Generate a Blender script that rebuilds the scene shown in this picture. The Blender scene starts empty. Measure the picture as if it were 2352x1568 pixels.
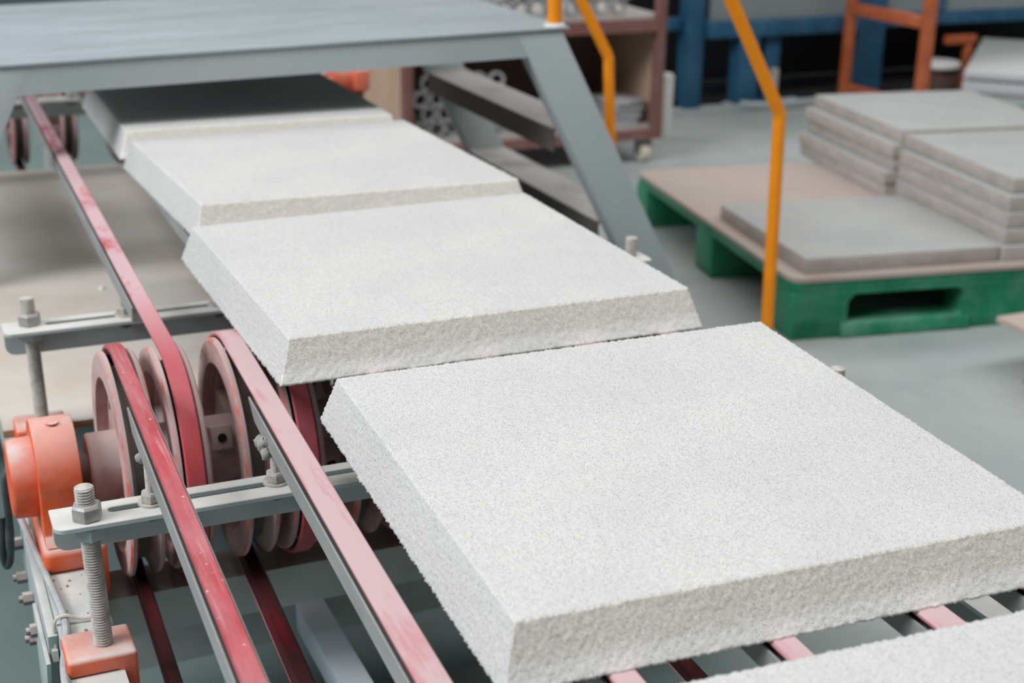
import bpy, bmesh, math, random
import numpy as np
from mathutils import Vector, Matrix, Euler

random.seed(7)
rng = np.random.default_rng(11)
PI = math.pi
R_ = math.radians
scn = bpy.context.scene
col = scn.collection

# ------------------------------------------------------------------ camera
cam_d = bpy.data.cameras.new('camera')
cam = bpy.data.objects.new('camera', cam_d)
col.objects.link(cam)
right = Vector((0.91688, -0.39888, 0.01498)); up = Vector((0.12369, 0.31959, 0.93945)); fwd = Vector((0.37951, 0.85951, -0.34237))
mw = Matrix(((right.x, up.x, -fwd.x), (right.y, up.y, -fwd.y), (right.z, up.z, -fwd.z))).to_4x4()
mw.translation = Vector((-0.69628, -1.2841, 0.65768))
cam.matrix_world = mw
cam_d.sensor_width = 36.0
cam_d.lens = 50.232
cam_d.clip_start = 0.05
cam_d.dof.use_dof = True
cam_d.dof.focus_distance = 1.53
cam_d.dof.aperture_fstop = 5.0
scn.camera = cam

# ------------------------------------------------------------------ world, light, exposure
w = bpy.data.worlds.new('hall_daylight'); scn.world = w; w.use_nodes = True
wn = w.node_tree.nodes
wn['Background'].inputs[0].default_value = (0.90, 0.95, 1.0, 1)
wn['Background'].inputs[1].default_value = 0.17

def area(name, loc, sx, sy, power, colr, rot=(0, 0, 0)):
    l = bpy.data.lights.new(name, 'AREA'); l.shape = 'RECTANGLE'; l.size = sx; l.size_y = sy
    l.energy = power; l.color = colr
    o = bpy.data.objects.new(name, l); col.objects.link(o); o.location = loc; o.rotation_euler = rot
    return o
area('skylight_strip', (0.0, -0.5, 6.0), 24.0, 2.2, 675.0, (1.0, 0.985, 0.96))
area('rear_fill', (2.0, 8.0, 6.0), 20.0, 2.6, 520.0, (1.0, 0.99, 0.97))  # unseen lamp added to brighten the background
area('side_fill', (-8.5, -0.6, 6.0), 3.0, 6.0, 760.0, (0.90, 0.94, 1.0), (0, -R_(52), 0))  # unseen cool lamp added to lift the left-facing sides

scn.view_settings.view_transform = 'Standard'
scn.view_settings.look = 'None'
scn.view_settings.gamma = 1.0
scn.view_settings.exposure = 0.0
scn.view_settings.use_curve_mapping = False

# ------------------------------------------------------------------ materials
def srgb(r, g, b):
    f = lambda c: c / 12.92 if c <= 0.04045 else ((c + 0.055) / 1.055) ** 2.4
    return (f(r / 255), f(g / 255), f(b / 255), 1.0)

def mat(name, base, rough=0.6, metal=0.0, noise=None, dust=None, bump=None, stretch=(1, 1, 1), speck=None, spec=0.4, worn=None, zone=None, grain=None, deposit=None, streak=None):
    """noise=(scale, colour2, lo, hi); dust=(colour, amount, upward amount, scale, lo, hi); bump=(scale, strength, distance); speck=(scale, colour, size)"""
    m = bpy.data.materials.new(name); m.use_nodes = True
    nt = m.node_tree; N = nt.nodes; L = nt.links
    b = N['Principled BSDF']
    b.inputs['Roughness'].default_value = rough
    b.inputs['Metallic'].default_value = metal
    b.inputs['Specular IOR Level'].default_value = spec
    tc = N.new('ShaderNodeTexCoord'); mp = N.new('ShaderNodeMapping')
    mp.inputs['Scale'].default_value = stretch
    L.new(tc.outputs['Object'], mp.inputs['Vector'])
    rgb = N.new('ShaderNodeRGB'); rgb.outputs[0].default_value = base
    cur = rgb.outputs[0]

    def ntex(scale, detail=5.0, rough_=0.6, vec=None):
        t = N.new('ShaderNodeTexNoise'); t.inputs['Scale'].default_value = scale
        t.inputs['Detail'].default_value = detail; t.inputs['Roughness'].default_value = rough_
        L.new(vec or mp.outputs[0], t.inputs['Vector'])
        return t.outputs['Fac']

    def rng_(v, lo, hi, a=0.0, c=1.0):
        r = N.new('ShaderNodeMapRange'); r.inputs[1].default_value = lo; r.inputs[2].default_value = hi
        r.inputs[3].default_value = a; r.inputs[4].default_value = c
        L.new(v, r.inputs[0]); return r.outputs[0]

    def mix(f, a, c):
        x = N.new('ShaderNodeMix'); x.data_type = 'RGBA'
        if isinstance(f, float): x.inputs[0].default_value = f
        else: L.new(f, x.inputs[0])
        L.new(a, x.inputs[6])
        if isinstance(c, tuple): x.inputs[7].default_value = c
        else: L.new(c, x.inputs[7])
        return x.outputs[2]

    def math_(op, a, c):
        x = N.new('ShaderNodeMath'); x.operation = op; x.use_clamp = op in ('ADD', 'MULTIPLY')
        for i, v in enumerate((a, c)):
            if isinstance(v, (int, float)): x.inputs[i].default_value = v
            else: L.new(v, x.inputs[i])
        return x.outputs[0]

    if noise:
        cur = mix(rng_(ntex(noise[0]), noise[2], noise[3]), cur, noise[1])
    if streak:     # fine scratches along the length: (colour, lo, hi, amount)
        m2 = N.new('ShaderNodeMapping'); m2.inputs['Scale'].default_value = (1.0, 0.03, 1.0); L.new(tc.outputs['Object'], m2.inputs['Vector'])
        cur = mix(math_('MULTIPLY', rng_(ntex(230.0, 4.0, 0.6, m2.outputs[0]), streak[1], streak[2]), streak[3]), cur, streak[0])
    if grain:      # mineral grains, each of its own tone: (scale, colour, amount)
        gv = N.new('ShaderNodeTexVoronoi'); gv.inputs['Scale'].default_value = grain[0]; L.new(tc.outputs['Object'], gv.inputs['Vector'])
        gs = N.new('ShaderNodeSeparateColor'); L.new(gv.outputs['Color'], gs.inputs[0])
        cur = mix(math_('MULTIPLY', gs.outputs[1], grain[2]), cur, grain[1])
    if deposit:    # powder caked along the lower edge: (colour, z of its upper border)
        dz = N.new('ShaderNodeSeparateXYZ'); L.new(tc.outputs['Object'], dz.inputs[0])
        k0 = math_('SUBTRACT', rng_(dz.outputs[2], 0.0, deposit[1] * 2, 1.0, 0.0), math_('MULTIPLY', ntex(240.0), 0.55))
        cur = mix(rng_(k0, 0.08, 0.42), cur, deposit[0])
    if zone:       # floor blends to a second colour towards lower x: (colour, x0, x1)
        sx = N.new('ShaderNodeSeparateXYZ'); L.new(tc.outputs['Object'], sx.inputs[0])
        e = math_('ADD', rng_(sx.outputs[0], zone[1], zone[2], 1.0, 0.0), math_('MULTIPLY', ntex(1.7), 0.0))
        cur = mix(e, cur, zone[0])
    if speck:
        v = N.new('ShaderNodeTexVoronoi'); v.inputs['Scale'].default_value = speck[0]
        L.new(tc.outputs['Object'], v.inputs['Vector'])
        f = rng_(v.outputs['Distance'], speck[2], speck[2] * 0.55)
        sep = N.new('ShaderNodeSeparateColor'); L.new(v.outputs['Color'], sep.inputs[0])
        f2 = rng_(sep.outputs[0], 0.35, 0.5)
        cur = mix(math_('MULTIPLY', f, f2), cur, speck[1])
    if dust:
        dc, amt, upa, sc, lo, hi = dust
        f = rng_(ntex(sc, 6.0, 0.65), lo, hi, 0.0, 1.0)
        g = N.new('ShaderNodeNewGeometry'); s = N.new('ShaderNodeSeparateXYZ'); L.new(g.outputs['Normal'], s.inputs[0])
        u = rng_(s.outputs[2], 0.15, 0.85, 0.0, 1.0)
        tot = math_('ADD', math_('MULTIPLY', f, amt), math_('MULTIPLY', math_('MULTIPLY', u, upa), rng_(f, 0.0, 0.6, 0.55, 1.0)))
        if worn:      # stretch of the thing's own length that is rubbed clean (object Y)
            sy = N.new('ShaderNodeSeparateXYZ'); L.new(tc.outputs['Object'], sy.inputs[0])
            tot = math_('MULTIPLY', tot, rng_(sy.outputs[1], worn[0], worn[1], 0.12, 1.0))
        cur = mix(tot, cur, dc)
        L.new(rng_(tot, 0, 1, rough, 0.95), b.inputs['Roughness'])
        if metal: L.new(rng_(tot, 0, 1, metal, 0.0), b.inputs['Metallic'])
    L.new(cur, b.inputs['Base Color'])
    if bump:
        bp = N.new('ShaderNodeBump'); bp.inputs['Strength'].default_value = bump[1]
        bp.inputs['Distance'].default_value = bump[2] if len(bump) > 2 else 0.002
        L.new(ntex(bump[0], 3.0, 0.6, tc.outputs['Object']), bp.inputs['Height'])
        L.new(bp.outputs[0], b.inputs['Normal'])
    return m

DUST = srgb(200, 194, 188)
PINKD = srgb(206, 178, 182)
M = {}
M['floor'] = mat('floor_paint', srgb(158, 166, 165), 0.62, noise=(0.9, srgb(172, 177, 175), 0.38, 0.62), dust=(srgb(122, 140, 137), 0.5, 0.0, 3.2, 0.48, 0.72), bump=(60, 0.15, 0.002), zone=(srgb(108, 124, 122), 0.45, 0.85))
M['wall'] = mat('hall_wall', srgb(90, 100, 104), 0.8)
M['panel'] = mat('panel_face', srgb(214, 214, 211), 0.95, speck=(540, srgb(104, 104, 104), 0.32), noise=(6.0, srgb(203, 204, 202), 0.35, 0.65), bump=(560, 0.5, 0.001), spec=0.15, grain=(620, srgb(188, 188, 186), 0.65))  # dark specks paint the shade inside the pores
M['panel_cut'] = mat('panel_cut_edge', srgb(240, 237, 228), 0.95, speck=(470, srgb(126, 122, 115), 0.30), noise=(60.0, srgb(244, 242, 236), 0.45, 0.7), bump=(800, 0.6, 0.001), spec=0.15, grain=(520, srgb(204, 198, 188), 0.65), deposit=(srgb(248, 248, 245), 0.020))  # specks again stand for shaded pores, put into the colour
M['steel_grey'] = mat('grey_paint', srgb(178, 188, 189), 0.5, noise=(4.0, srgb(169, 180, 182), 0.35, 0.65), dust=(srgb(178, 186, 190), 0.25, 0.45, 5.0, 0.4, 0.75))
M['platform'] = mat('platform_plate', srgb(142, 153, 157), 0.55, noise=(2.5, srgb(153, 164, 169), 0.35, 0.65), dust=(srgb(170, 180, 185), 0.75, 0.05, 7.0, 0.42, 0.75), stretch=(0.5, 2.5, 1))
M['tread'] = mat('tread_shaded_sides', srgb(92, 84, 80), 0.6, dust=(srgb(186, 184, 180), 0.12, 0.9, 6.0, 0.3, 0.6))  # shade of the sides put into the base colour, dust on tops
M['frame'] = mat('frame_paint', srgb(168, 180, 180), 0.5, noise=(9.0, srgb(158, 172, 172), 0.4, 0.6), dust=(srgb(205, 202, 196), 0.25, 0.8, 14.0, 0.35, 0.7), bump=(220, 0.25, 0.001))
M['bar'] = mat('bar_paint', srgb(176, 187, 187), 0.5, dust=(srgb(214, 211, 205), 0.15, 0.85, 20.0, 0.3, 0.7), bump=(260, 0.2, 0.001))
M['channel'] = mat('dirty_channel', srgb(186, 194, 190), 0.65, noise=(7.0, srgb(170, 178, 174), 0.35, 0.65), dust=(srgb(142, 132, 124), 0.15, 0.8, 11.0, 0.35, 0.7))
M['lowbeam'] = mat('blue_white_beam', srgb(214, 226, 236), 0.5, noise=(5.0, srgb(200, 210, 218), 0.4, 0.6))
M['zinc'] = mat('zinc_steel', srgb(170, 170, 170), 0.42, 0.75, dust=(srgb(178, 172, 166), 0.55, 0.35, 60.0, 0.35, 0.65))
M['zinc_dusty'] = mat('dusty_steel', srgb(150, 147, 143), 0.6, 0.4, dust=(srgb(196, 190, 182), 0.9, 0.3, 70.0, 0.3, 0.6))
M['rust'] = mat('brown_bolt', srgb(118, 104, 98), 0.7, 0.3, dust=(srgb(190, 184, 176), 0.3, 0.8, 40.0, 0.3, 0.7))
M['orange'] = mat('orange_casting', srgb(232, 96, 42), 0.5, noise=(16, srgb(214, 80, 34), 0.4, 0.65), dust=(srgb(212, 194, 188), 0.32, 1.0, 9.0, 0.40, 0.75), bump=(120, 0.2, 0.001))
M['pulley'] = mat('pulley_paint', srgb(158, 86, 80), 0.7, noise=(14, srgb(146, 66, 62), 0.4, 0.65), dust=(srgb(194, 172, 169), 0.92, 0.75, 12.0, 0.20, 0.54), bump=(160, 0.15, 0.001))
M['rim'] = mat('pulley_rim_orange', srgb(206, 82, 56), 0.6, dust=(srgb(186, 156, 152), 0.9, 0.4, 22.0, 0.36, 0.56))
M['groove'] = mat('pulley_groove', srgb(92, 84, 82), 0.8, dust=(srgb(132, 122, 116), 0.6, 0.3, 25.0, 0.35, 0.7))
M['shaft'] = mat('dusty_shaft', srgb(120, 104, 100), 0.6, 0.3, dust=(srgb(150, 134, 130), 0.7, 0.4, 25.0, 0.3, 0.7))
M['rail'] = mat('guide_rail_grey', srgb(150, 153, 152), 0.55, noise=(18, srgb(138, 141, 140), 0.4, 0.6), dust=(srgb(164, 164, 160), 0.45, 0.5, 40.0, 0.45, 0.75), stretch=(1, 0.35, 1), bump=(200, 0.2, 0.001))
M['lump'] = mat('cement_lump', srgb(152, 150, 145), 0.95, bump=(300, 0.8, 0.002))
M['belt_red'] = mat('belt_urethane_red', srgb(180, 42, 54), 0.42, noise=(22, srgb(160, 40, 52), 0.4, 0.65), dust=(srgb(198, 158, 162), 0.6, 0.12, 13.0, 0.36, 0.78), stretch=(1.6, 0.30, 1), streak=(srgb(206, 150, 156), 0.55, 0.72, 0.55), speck=(95, srgb(216, 204, 204), 0.16))
M['belt_dusty'] = mat('belt_urethane_dusty', srgb(186, 66, 80), 0.5, noise=(22, srgb(190, 104, 116), 0.4, 0.65), dust=(srgb(196, 168, 170), 0.75, 0.6, 15.0, 0.30, 0.62), stretch=(2.2, 0.30, 1), streak=(srgb(176, 96, 106), 0.56, 0.74, 0.6))
M['belt_patchy'] = mat('belt_urethane_patchy', srgb(190, 48, 54), 0.45, noise=(14, srgb(180, 70, 80), 0.4, 0.6), streak=(srgb(206, 120, 124), 0.6, 0.78, 0.4), dust=(srgb(200, 168, 173), 0.95, 0.25, 9.0, 0.37, 0.53), stretch=(1.2, 0.6, 1), worn=(0.48, 0.78))
M['belt_inner'] = mat('belt_dark_inner', srgb(64, 26, 30), 0.5, noise=(20, srgb(112, 22, 30), 0.5, 0.7), stretch=(1.5, 0.25, 1))  # darker red for the inner faces of the belts
M['plywood'] = mat('dusty_plywood', srgb(196, 180, 162), 0.85, noise=(3.0, srgb(188, 176, 164), 0.35, 0.65), dust=(srgb(206, 201, 194), 0.35, 0.55, 5.0, 0.35, 0.7))
M['plyedge'] = mat('plywood_edge', srgb(176, 140, 112), 0.85, noise=(60, srgb(140, 106, 84), 0.45, 0.6), stretch=(0.2, 0.2, 4))
M['pinkply'] = mat('pinkish_plywood', srgb(184, 164, 154), 0.8, noise=(3.0, srgb(172, 156, 148), 0.35, 0.65), dust=(srgb(186, 178, 172), 0.4, 0.2, 4.0, 0.4, 0.7), stretch=(1, 0.5, 1))
M['green'] = mat('green_plastic', srgb(26, 130, 92), 0.45, noise=(6, srgb(22, 116, 80), 0.4, 0.6), dust=(srgb(120, 168, 150), 0.45, 0.3, 9.0, 0.42, 0.75))
M['board'] = mat('grey_board', srgb(174, 176, 173), 0.9, noise=(5, srgb(168, 170, 169), 0.4, 0.6), bump=(200, 0.2, 0.001))
M['board_side'] = mat('grey_board_edge', srgb(182, 173, 166), 0.9, noise=(14, srgb(168, 159, 153), 0.4, 0.6), stretch=(1, 1, 3))
M['yellow'] = mat('yellow_orange_paint', srgb(250, 150, 12), 0.42, noise=(12, srgb(244, 142, 10), 0.4, 0.6))
M['white_weld'] = mat('weld_spatter', srgb(205, 210, 208), 0.8)
M['brown'] = mat('brown_paint', srgb(128, 84, 76), 0.6, noise=(18, srgb(112, 70, 66), 0.4, 0.6), dust=(srgb(168, 150, 144), 0.4, 0.5, 18.0, 0.42, 0.7))
M['beige'] = mat('beige_board', srgb(188, 158, 136), 0.8, noise=(4, srgb(178, 150, 130), 0.4, 0.6))
M['ring'] = mat('grey_ring', srgb(158, 160, 162), 0.55, 0.2, dust=(srgb(186, 186, 184), 0.4, 0.4, 30.0, 0.4, 0.7))
M['rackshelf'] = mat('dusty_shelf', srgb(176, 170, 166), 0.8)
M['white'] = mat('white_plastic', srgb(222, 222, 218), 0.5)
M['caster'] = mat('cream_wheel', srgb(206, 200, 184), 0.5)
M['blue'] = mat('blue_machine_paint', srgb(34, 86, 118), 0.5, noise=(6, srgb(28, 76, 106), 0.4, 0.6), dust=(srgb(96, 130, 150), 0.25, 0.2, 5.0, 0.4, 0.75))
M['machine_panel'] = mat('grey_sheet', srgb(132, 140, 140), 0.55)
M['dark'] = mat('painted_shade_black', srgb(22, 24, 28), 0.9)  # near-black standing in for the deep shade under the machine
M['rustorange'] = mat('rust_orange_paint', srgb(190, 104, 64), 0.55, noise=(12, srgb(176, 90, 54), 0.4, 0.6))
M['slab'] = mat('pale_slab', srgb(190, 192, 190), 0.85)
M['slab_edge'] = mat('pale_slab_edge', srgb(186, 186, 192), 0.85)
M['darkbrown'] = mat('dark_brown_wood', srgb(90, 70, 62), 0.8)
M['cable'] = mat('grey_cable', srgb(150, 154, 160), 0.5, dust=(srgb(190, 190, 190), 0.4, 0.5, 30.0, 0.4, 0.7))
M['cable_black'] = mat('black_cable', srgb(48, 56, 60), 0.45, dust=(srgb(130, 138, 140), 0.2, 0.6, 30.0, 0.4, 0.7))
M['tie'] = mat('nylon_tie', srgb(206, 202, 190), 0.5)
M['hole'] = mat('set_screw_bore', srgb(20, 16, 16), 0.8)
M['teal'] = mat('teal_plastic', srgb(58, 108, 92), 0.6)

# ------------------------------------------------------------------ mesh helpers
class MB:
    def __init__(self): self.v = []; self.f = []; self.mi = []; self.cur = 0
    def _add(self, vs, fs):
        o = len(self.v); self.v += [Vector(p) for p in vs]
        self.f += [tuple(i + o for i in f) for f in fs]; self.mi += [self.cur] * len(fs)
    def box(self, x0, x1, y0, y1, z0, z1):
        self._add([(x0, y0, z0), (x1, y0, z0), (x1, y1, z0), (x0, y1, z0), (x0, y0, z1), (x1, y0, z1), (x1, y1, z1), (x0, y1, z1)],
                  [(0, 3, 2, 1), (4, 5, 6, 7), (0, 1, 5, 4), (1, 2, 6, 5), (2, 3, 7, 6), (3, 0, 4, 7)]); return self
    def loft(self, rings, caps=True, close=False):
        n = len(rings[0]); vs = [p for r in rings for p in r]; fs = []
        k = len(rings)
        for i in range(k if close else k - 1):
            a, b = i * n, ((i + 1) % k) * n
            for j in range(n): fs.append((a + j, a + (j + 1) % n, b + (j + 1) % n, b + j))
        if caps and not close:
            fs.append(tuple(reversed(range(n)))); fs.append(tuple((k - 1) * n + j for j in range(n)))
        self._add(vs, fs); return self
    def lathe(self, prof, origin, axis='z', seg=24, closed=False, a0=0.0):
        """prof: (axial, radius) pairs; closed=True joins last to first (a ring)."""
        o = Vector(origin); rings = []
        for (h, r) in prof:
            ring = []
            for j in range(seg):
                a = a0 + 2 * PI * j / seg; c, s = math.cos(a) * r, math.sin(a) * r
                p = {'z': (c, s, h), 'x': (h, c, s), 'y': (s, h, c)}[axis]
                ring.append(o + Vector(p))
            rings.append(ring)
        return self.loft(rings, caps=not closed, close=closed)
    def tube(self, pts, r, seg=12, closed=False):
        pts = [Vector(p) for p in pts]; rings = []; n = len(pts); prev = None
        for i, p in enumerate(pts):
            if closed: t = (pts[(i + 1) % n] - pts[i - 1])
            else: t = pts[min(i + 1, n - 1)] - pts[max(i - 1, 0)]
            t.normalize()
            u = (prev - t * prev.dot(t)) if prev is not None else (Vector((0, 0, 1)) if abs(t.z) < 0.9 else Vector((1, 0, 0))).cross(t)
            u.normalize(); prev = u; v_ = t.cross(u)
            rings.append([p + u * (math.cos(2 * PI * j / seg) * r) + v_ * (math.sin(2 * PI * j / seg) * r) for j in range(seg)])
        return self.loft(rings, caps=not closed, close=closed)
    def prism(self, outline, holes, a, b, axis):
        """2-D outline with holes, filled and extruded from a to b along axis ('x': (y,z), 'y': (x,z), 'z': (x,y))"""
        bm = bmesh.new(); es = []
        P = {'x': lambda q, h: (h, q[0], q[1]), 'y': lambda q, h: (q[0], h, q[1]), 'z': lambda q, h: (q[0], q[1], h)}[axis]
        for lp in [outline] + list(holes):
            vs = [bm.verts.new(P(q, a)) for q in lp]
            es += [bm.edges.new((vs[i], vs[(i + 1) % len(vs)])) for i in range(len(vs))]
        bmesh.ops.triangle_fill(bm, use_beauty=True, use_dissolve=False, edges=es)
        r = bmesh.ops.extrude_face_region(bm, geom=bm.faces[:])
        d = Vector(P((0, 0), b)) - Vector(P((0, 0), a))
        bmesh.ops.translate(bm, verts=[g for g in r['geom'] if isinstance(g, bmesh.types.BMVert)], vec=d)
        bmesh.ops.recalc_face_normals(bm, faces=bm.faces[:])
        bm.verts.index_update()
        self._add([v.co.copy() for v in bm.verts], [tuple(v.index for v in f.verts) for f in bm.faces]); bm.free(); return self
    def xf(self, m, start=0):
        for i in range(start, len(self.v)): self.v[i] = m @ self.v[i]
        return self

def wmat(o):
    m = o.matrix_basis.copy()
    while o.parent is not None:
        o = o.parent; m = o.matrix_basis @ m
    return m

def put(name, mb, mats, parent=None, bevel=0.0, smooth=30.0, loc=None, label=None, seg=2):
    """link mb (world coordinates) as ONE mesh object under parent"""
    if not isinstance(mats, (list, tuple)): mats = [mats]
    me = bpy.data.meshes.new(name)
    base = wmat(parent).inverted() if parent is not None else Matrix.Translation(-Vector(loc)) if loc else Matrix.Identity(4)
    me.from_pydata([base @ v for v in mb.v], [], mb.f)
    for m in mats: me.materials.append(m)
    if len(mats) > 1: me.polygons.foreach_set('material_index', mb.mi)
    bm = bmesh.new(); bm.from_mesh(me)
    bmesh.ops.recalc_face_normals(bm, faces=bm.faces[:])
    if bevel > 0:
        ed = [e for e in bm.edges if len(e.link_faces) == 2 and e.calc_face_angle(0) > R_(38)]
        bmesh.ops.bevel(bm, geom=ed, offset=bevel, segments=seg, profile=0.5, affect='EDGES', clamp_overlap=True)
    for f in bm.faces: f.smooth = True
    for e in bm.edges:
        e.smooth = not (len(e.link_faces) != 2 or e.calc_face_angle(0) > R_(smooth))
    bm.to_mesh(me); bm.free()
    o = bpy.data.objects.new(name, me); col.objects.link(o)
    if parent is not None: o.parent = parent
    elif loc: o.location = loc
    if label: o['label'] = label
    return o

def tag(o, label, cat, group=None, kind=None):
    o['label'] = label; o['category'] = cat
    if group: o['group'] = group
    if kind: o['kind'] = kind
    return o

def thing(name, label, cat, loc, rot=(0, 0, 0), group=None):
    o = bpy.data.objects.new(name, None); col.objects.link(o); o.location = loc; o.rotation_euler = rot
    o.empty_display_size = 0.05
    return tag(o, label, cat, group)

def structure(o):
    o['kind'] = 'structure'; return o

def rrect(x0, x1, y0, y1, r, n=4, corners=(1, 1, 1, 1)):
    """rounded rectangle outline, corners bl, br, tr, tl"""
    out = []
    for (cx, cy, a, on) in ((x0, y0, PI, corners[0]), (x1, y0, 1.5 * PI, corners[1]), (x1, y1, 0, corners[2]), (x0, y1, 0.5 * PI, corners[3])):
        if not on: out.append((cx, cy)); continue
        ox = cx + (r if cx == x0 else -r); oy = cy + (r if cy == y0 else -r)
        for k in range(n + 1):
            t = a + k / n * PI / 2; out.append((ox + r * math.cos(t), oy + r * math.sin(t)))
    return out

FZ = -0.68    # floor level; z = 0 is the top of the conveyor belts

# ------------------------------------------------------------------ setting
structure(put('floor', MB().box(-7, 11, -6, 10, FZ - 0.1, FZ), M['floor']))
structure(put('wall_back', MB().box(-7, 11, 9.8, 10, FZ, 4.5), M['wall']))
structure(put('wall_right', MB().box(10.8, 11, -6, 9.8, FZ, 4.5), M['wall']))

# ------------------------------------------------------------------ porous panels on the belts
def panel_mesh(name, n, seed, rough=1.0):
    W, L, t, b = 0.6, 0.594, 0.056, 0.0176
    g = np.random.default_rng(seed); m = max(6, int(n * t / W) + 1)
    P = []; Nn = []; edge = []; idx = {}
    def half(k): return (W / 2 - b * k / m, L / 2 - b * k / m)
    def add(key, p, nrm, e):
        idx[key] = len(P); P.append(p); Nn.append(nrm); edge.append(e)
    # perimeter layers
    per = [(i, 0) for i in range(n)] + [(n, j) for j in range(n)] + [(n - i, n) for i in range(n)] + [(0, n - j) for j in range(n)]
    for k in range(m + 1):
        hx, hy = half(k)
        for (i, j) in per:
            nx = (-1 if i == 0 else 1 if i == n else 0); ny = (-1 if j == 0 else 1 if j == n else 0)
            nz = 0.3 if k < m else 1.0
            if k == 0: nz = -0.2
            ln = math.sqrt(nx * nx + ny * ny + nz * nz)
            e = 2.0 if k in (0,) else (1.3 if k == m or (nx and ny) else 1.0)
            if ny == -1 and 0 < k < m: e *= 0.7
            add((i, j, k), (-hx + 2 * hx * i / n, -hy + 2 * hy * j / n, t * k / m), (nx / ln, ny / ln, nz / ln), e)
    hx, hy = half(m)
    for i in range(1, n):
        for j in range(1, n):
            add((i, j, m), (-hx + 2 * hx * i / n, -hy + 2 * hy * j / n, t), (0, 0, 1), 0.62)
    faces = []; mi = []
    for i in range(n):
        for j in range(n):
            faces.append((idx[i, j, m], idx[i + 1, j, m], idx[i + 1, j + 1, m], idx[i, j + 1, m])); mi.append(0)
    q = len(per)
    for k in range(m):
        for s in range(q):
            a, c = per[s], per[(s + 1) % q]
            faces.append((idx[a + (k,)], idx[c + (k,)], idx[c + (k + 1,)], idx[a + (k + 1,)]))
            mi.append(1 if (a[1] == 0 and c[1] == 0) or (a[1] == n and c[1] == n) else 0)
    faces.append(tuple(idx[per[s] + (0,)] for s in reversed(range(q)))); mi.append(0)
    P = np.array(P); Nn = np.array(Nn); edge = np.array(edge)
    amp = 0.00034 * rough * edge * np.clip(g.normal(0, 1, len(P)), -2.2, 2.2)
    amp = np.where(Nn[:, 2] < -0.05, amp, amp)
    P2 = P + Nn * amp[:, None] + g.normal(0, 0.00016, P.shape) * edge[:, None]
    P2[:, 2] = np.maximum(P2[:, 2], 0.0)
    me = bpy.data.meshes.new(name); me.from_pydata(P2.tolist(), [], faces)
    me.materials.append(M['panel']); me.materials.append(M['panel_cut'])
    me.polygons.foreach_set('material_index', mi)
    me.polygons.foreach_set('use_smooth', [True] * len(faces)); me.update()
    return me

def panel(me, corners, label):
    """corners: FL, FR, BR, BL of the top face; the slightly out-of-square panel is stretched to them about its centre"""
    c = np.array(corners); cen = c.mean(0)
    me = me.copy(); n = len(me.vertices); co = np.empty(n * 3); me.vertices.foreach_get('co', co); co = co.reshape(-1, 3)
    u = (co[:, 0] / 0.2824 + 1) / 2; v = (co[:, 1] / 0.2794 + 1) / 2
    d = c - cen
    xy = ((1 - u) * (1 - v))[:, None] * d[0] + (u * (1 - v))[:, None] * d[1] + (u * v)[:, None] * d[2] + ((1 - u) * v)[:, None] * d[3]
    co[:, :2] = xy
    me.vertices.foreach_set('co', co.ravel()); me.update()
    o = bpy.data.objects.new('porous_panel', me); col.objects.link(o)
    o.location = (cen[0], cen[1], 0.0)
    return tag(o, label, 'panel', 'white porous panels riding the conveyor')
pm_hi = panel_mesh('porous_panel', 250, 3)
pm_mid = panel_mesh('porous_panel', 200, 5)
pm_lo = panel_mesh('porous_panel', 130, 8)
panel(pm_mid, ((-0.320, -1.055), (0.240, -1.078), (0.263, -0.523), (-0.296, -0.497)), 'white porous panel cut off by the bottom right corner, nearest of the row')
panel(pm_hi, ((-0.288, -0.374), (0.256, -0.397), (0.299, 0.180), (-0.265, 0.186)), 'large sharp white porous panel, second of the row, over two dusty pink belts')
panel(pm_mid, ((-0.281, 0.337), (0.284, 0.338), (0.289, 0.903), (-0.286, 0.884)), 'white porous panel behind the sharp large one, its front edge overlapping the pulleys')
panel(pm_lo, ((-0.244, 1.020), (0.318, 1.000), (0.305, 1.573), (-0.268, 1.548)), 'white porous panel third from the near end, just in front of the bridge shadow')
panel(pm_lo, ((-0.263, 1.652), (0.300, 1.640), (0.306, 2.205), (-0.257, 2.217)), 'porous panel lying dark in the shadow under the grey bridge')

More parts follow.
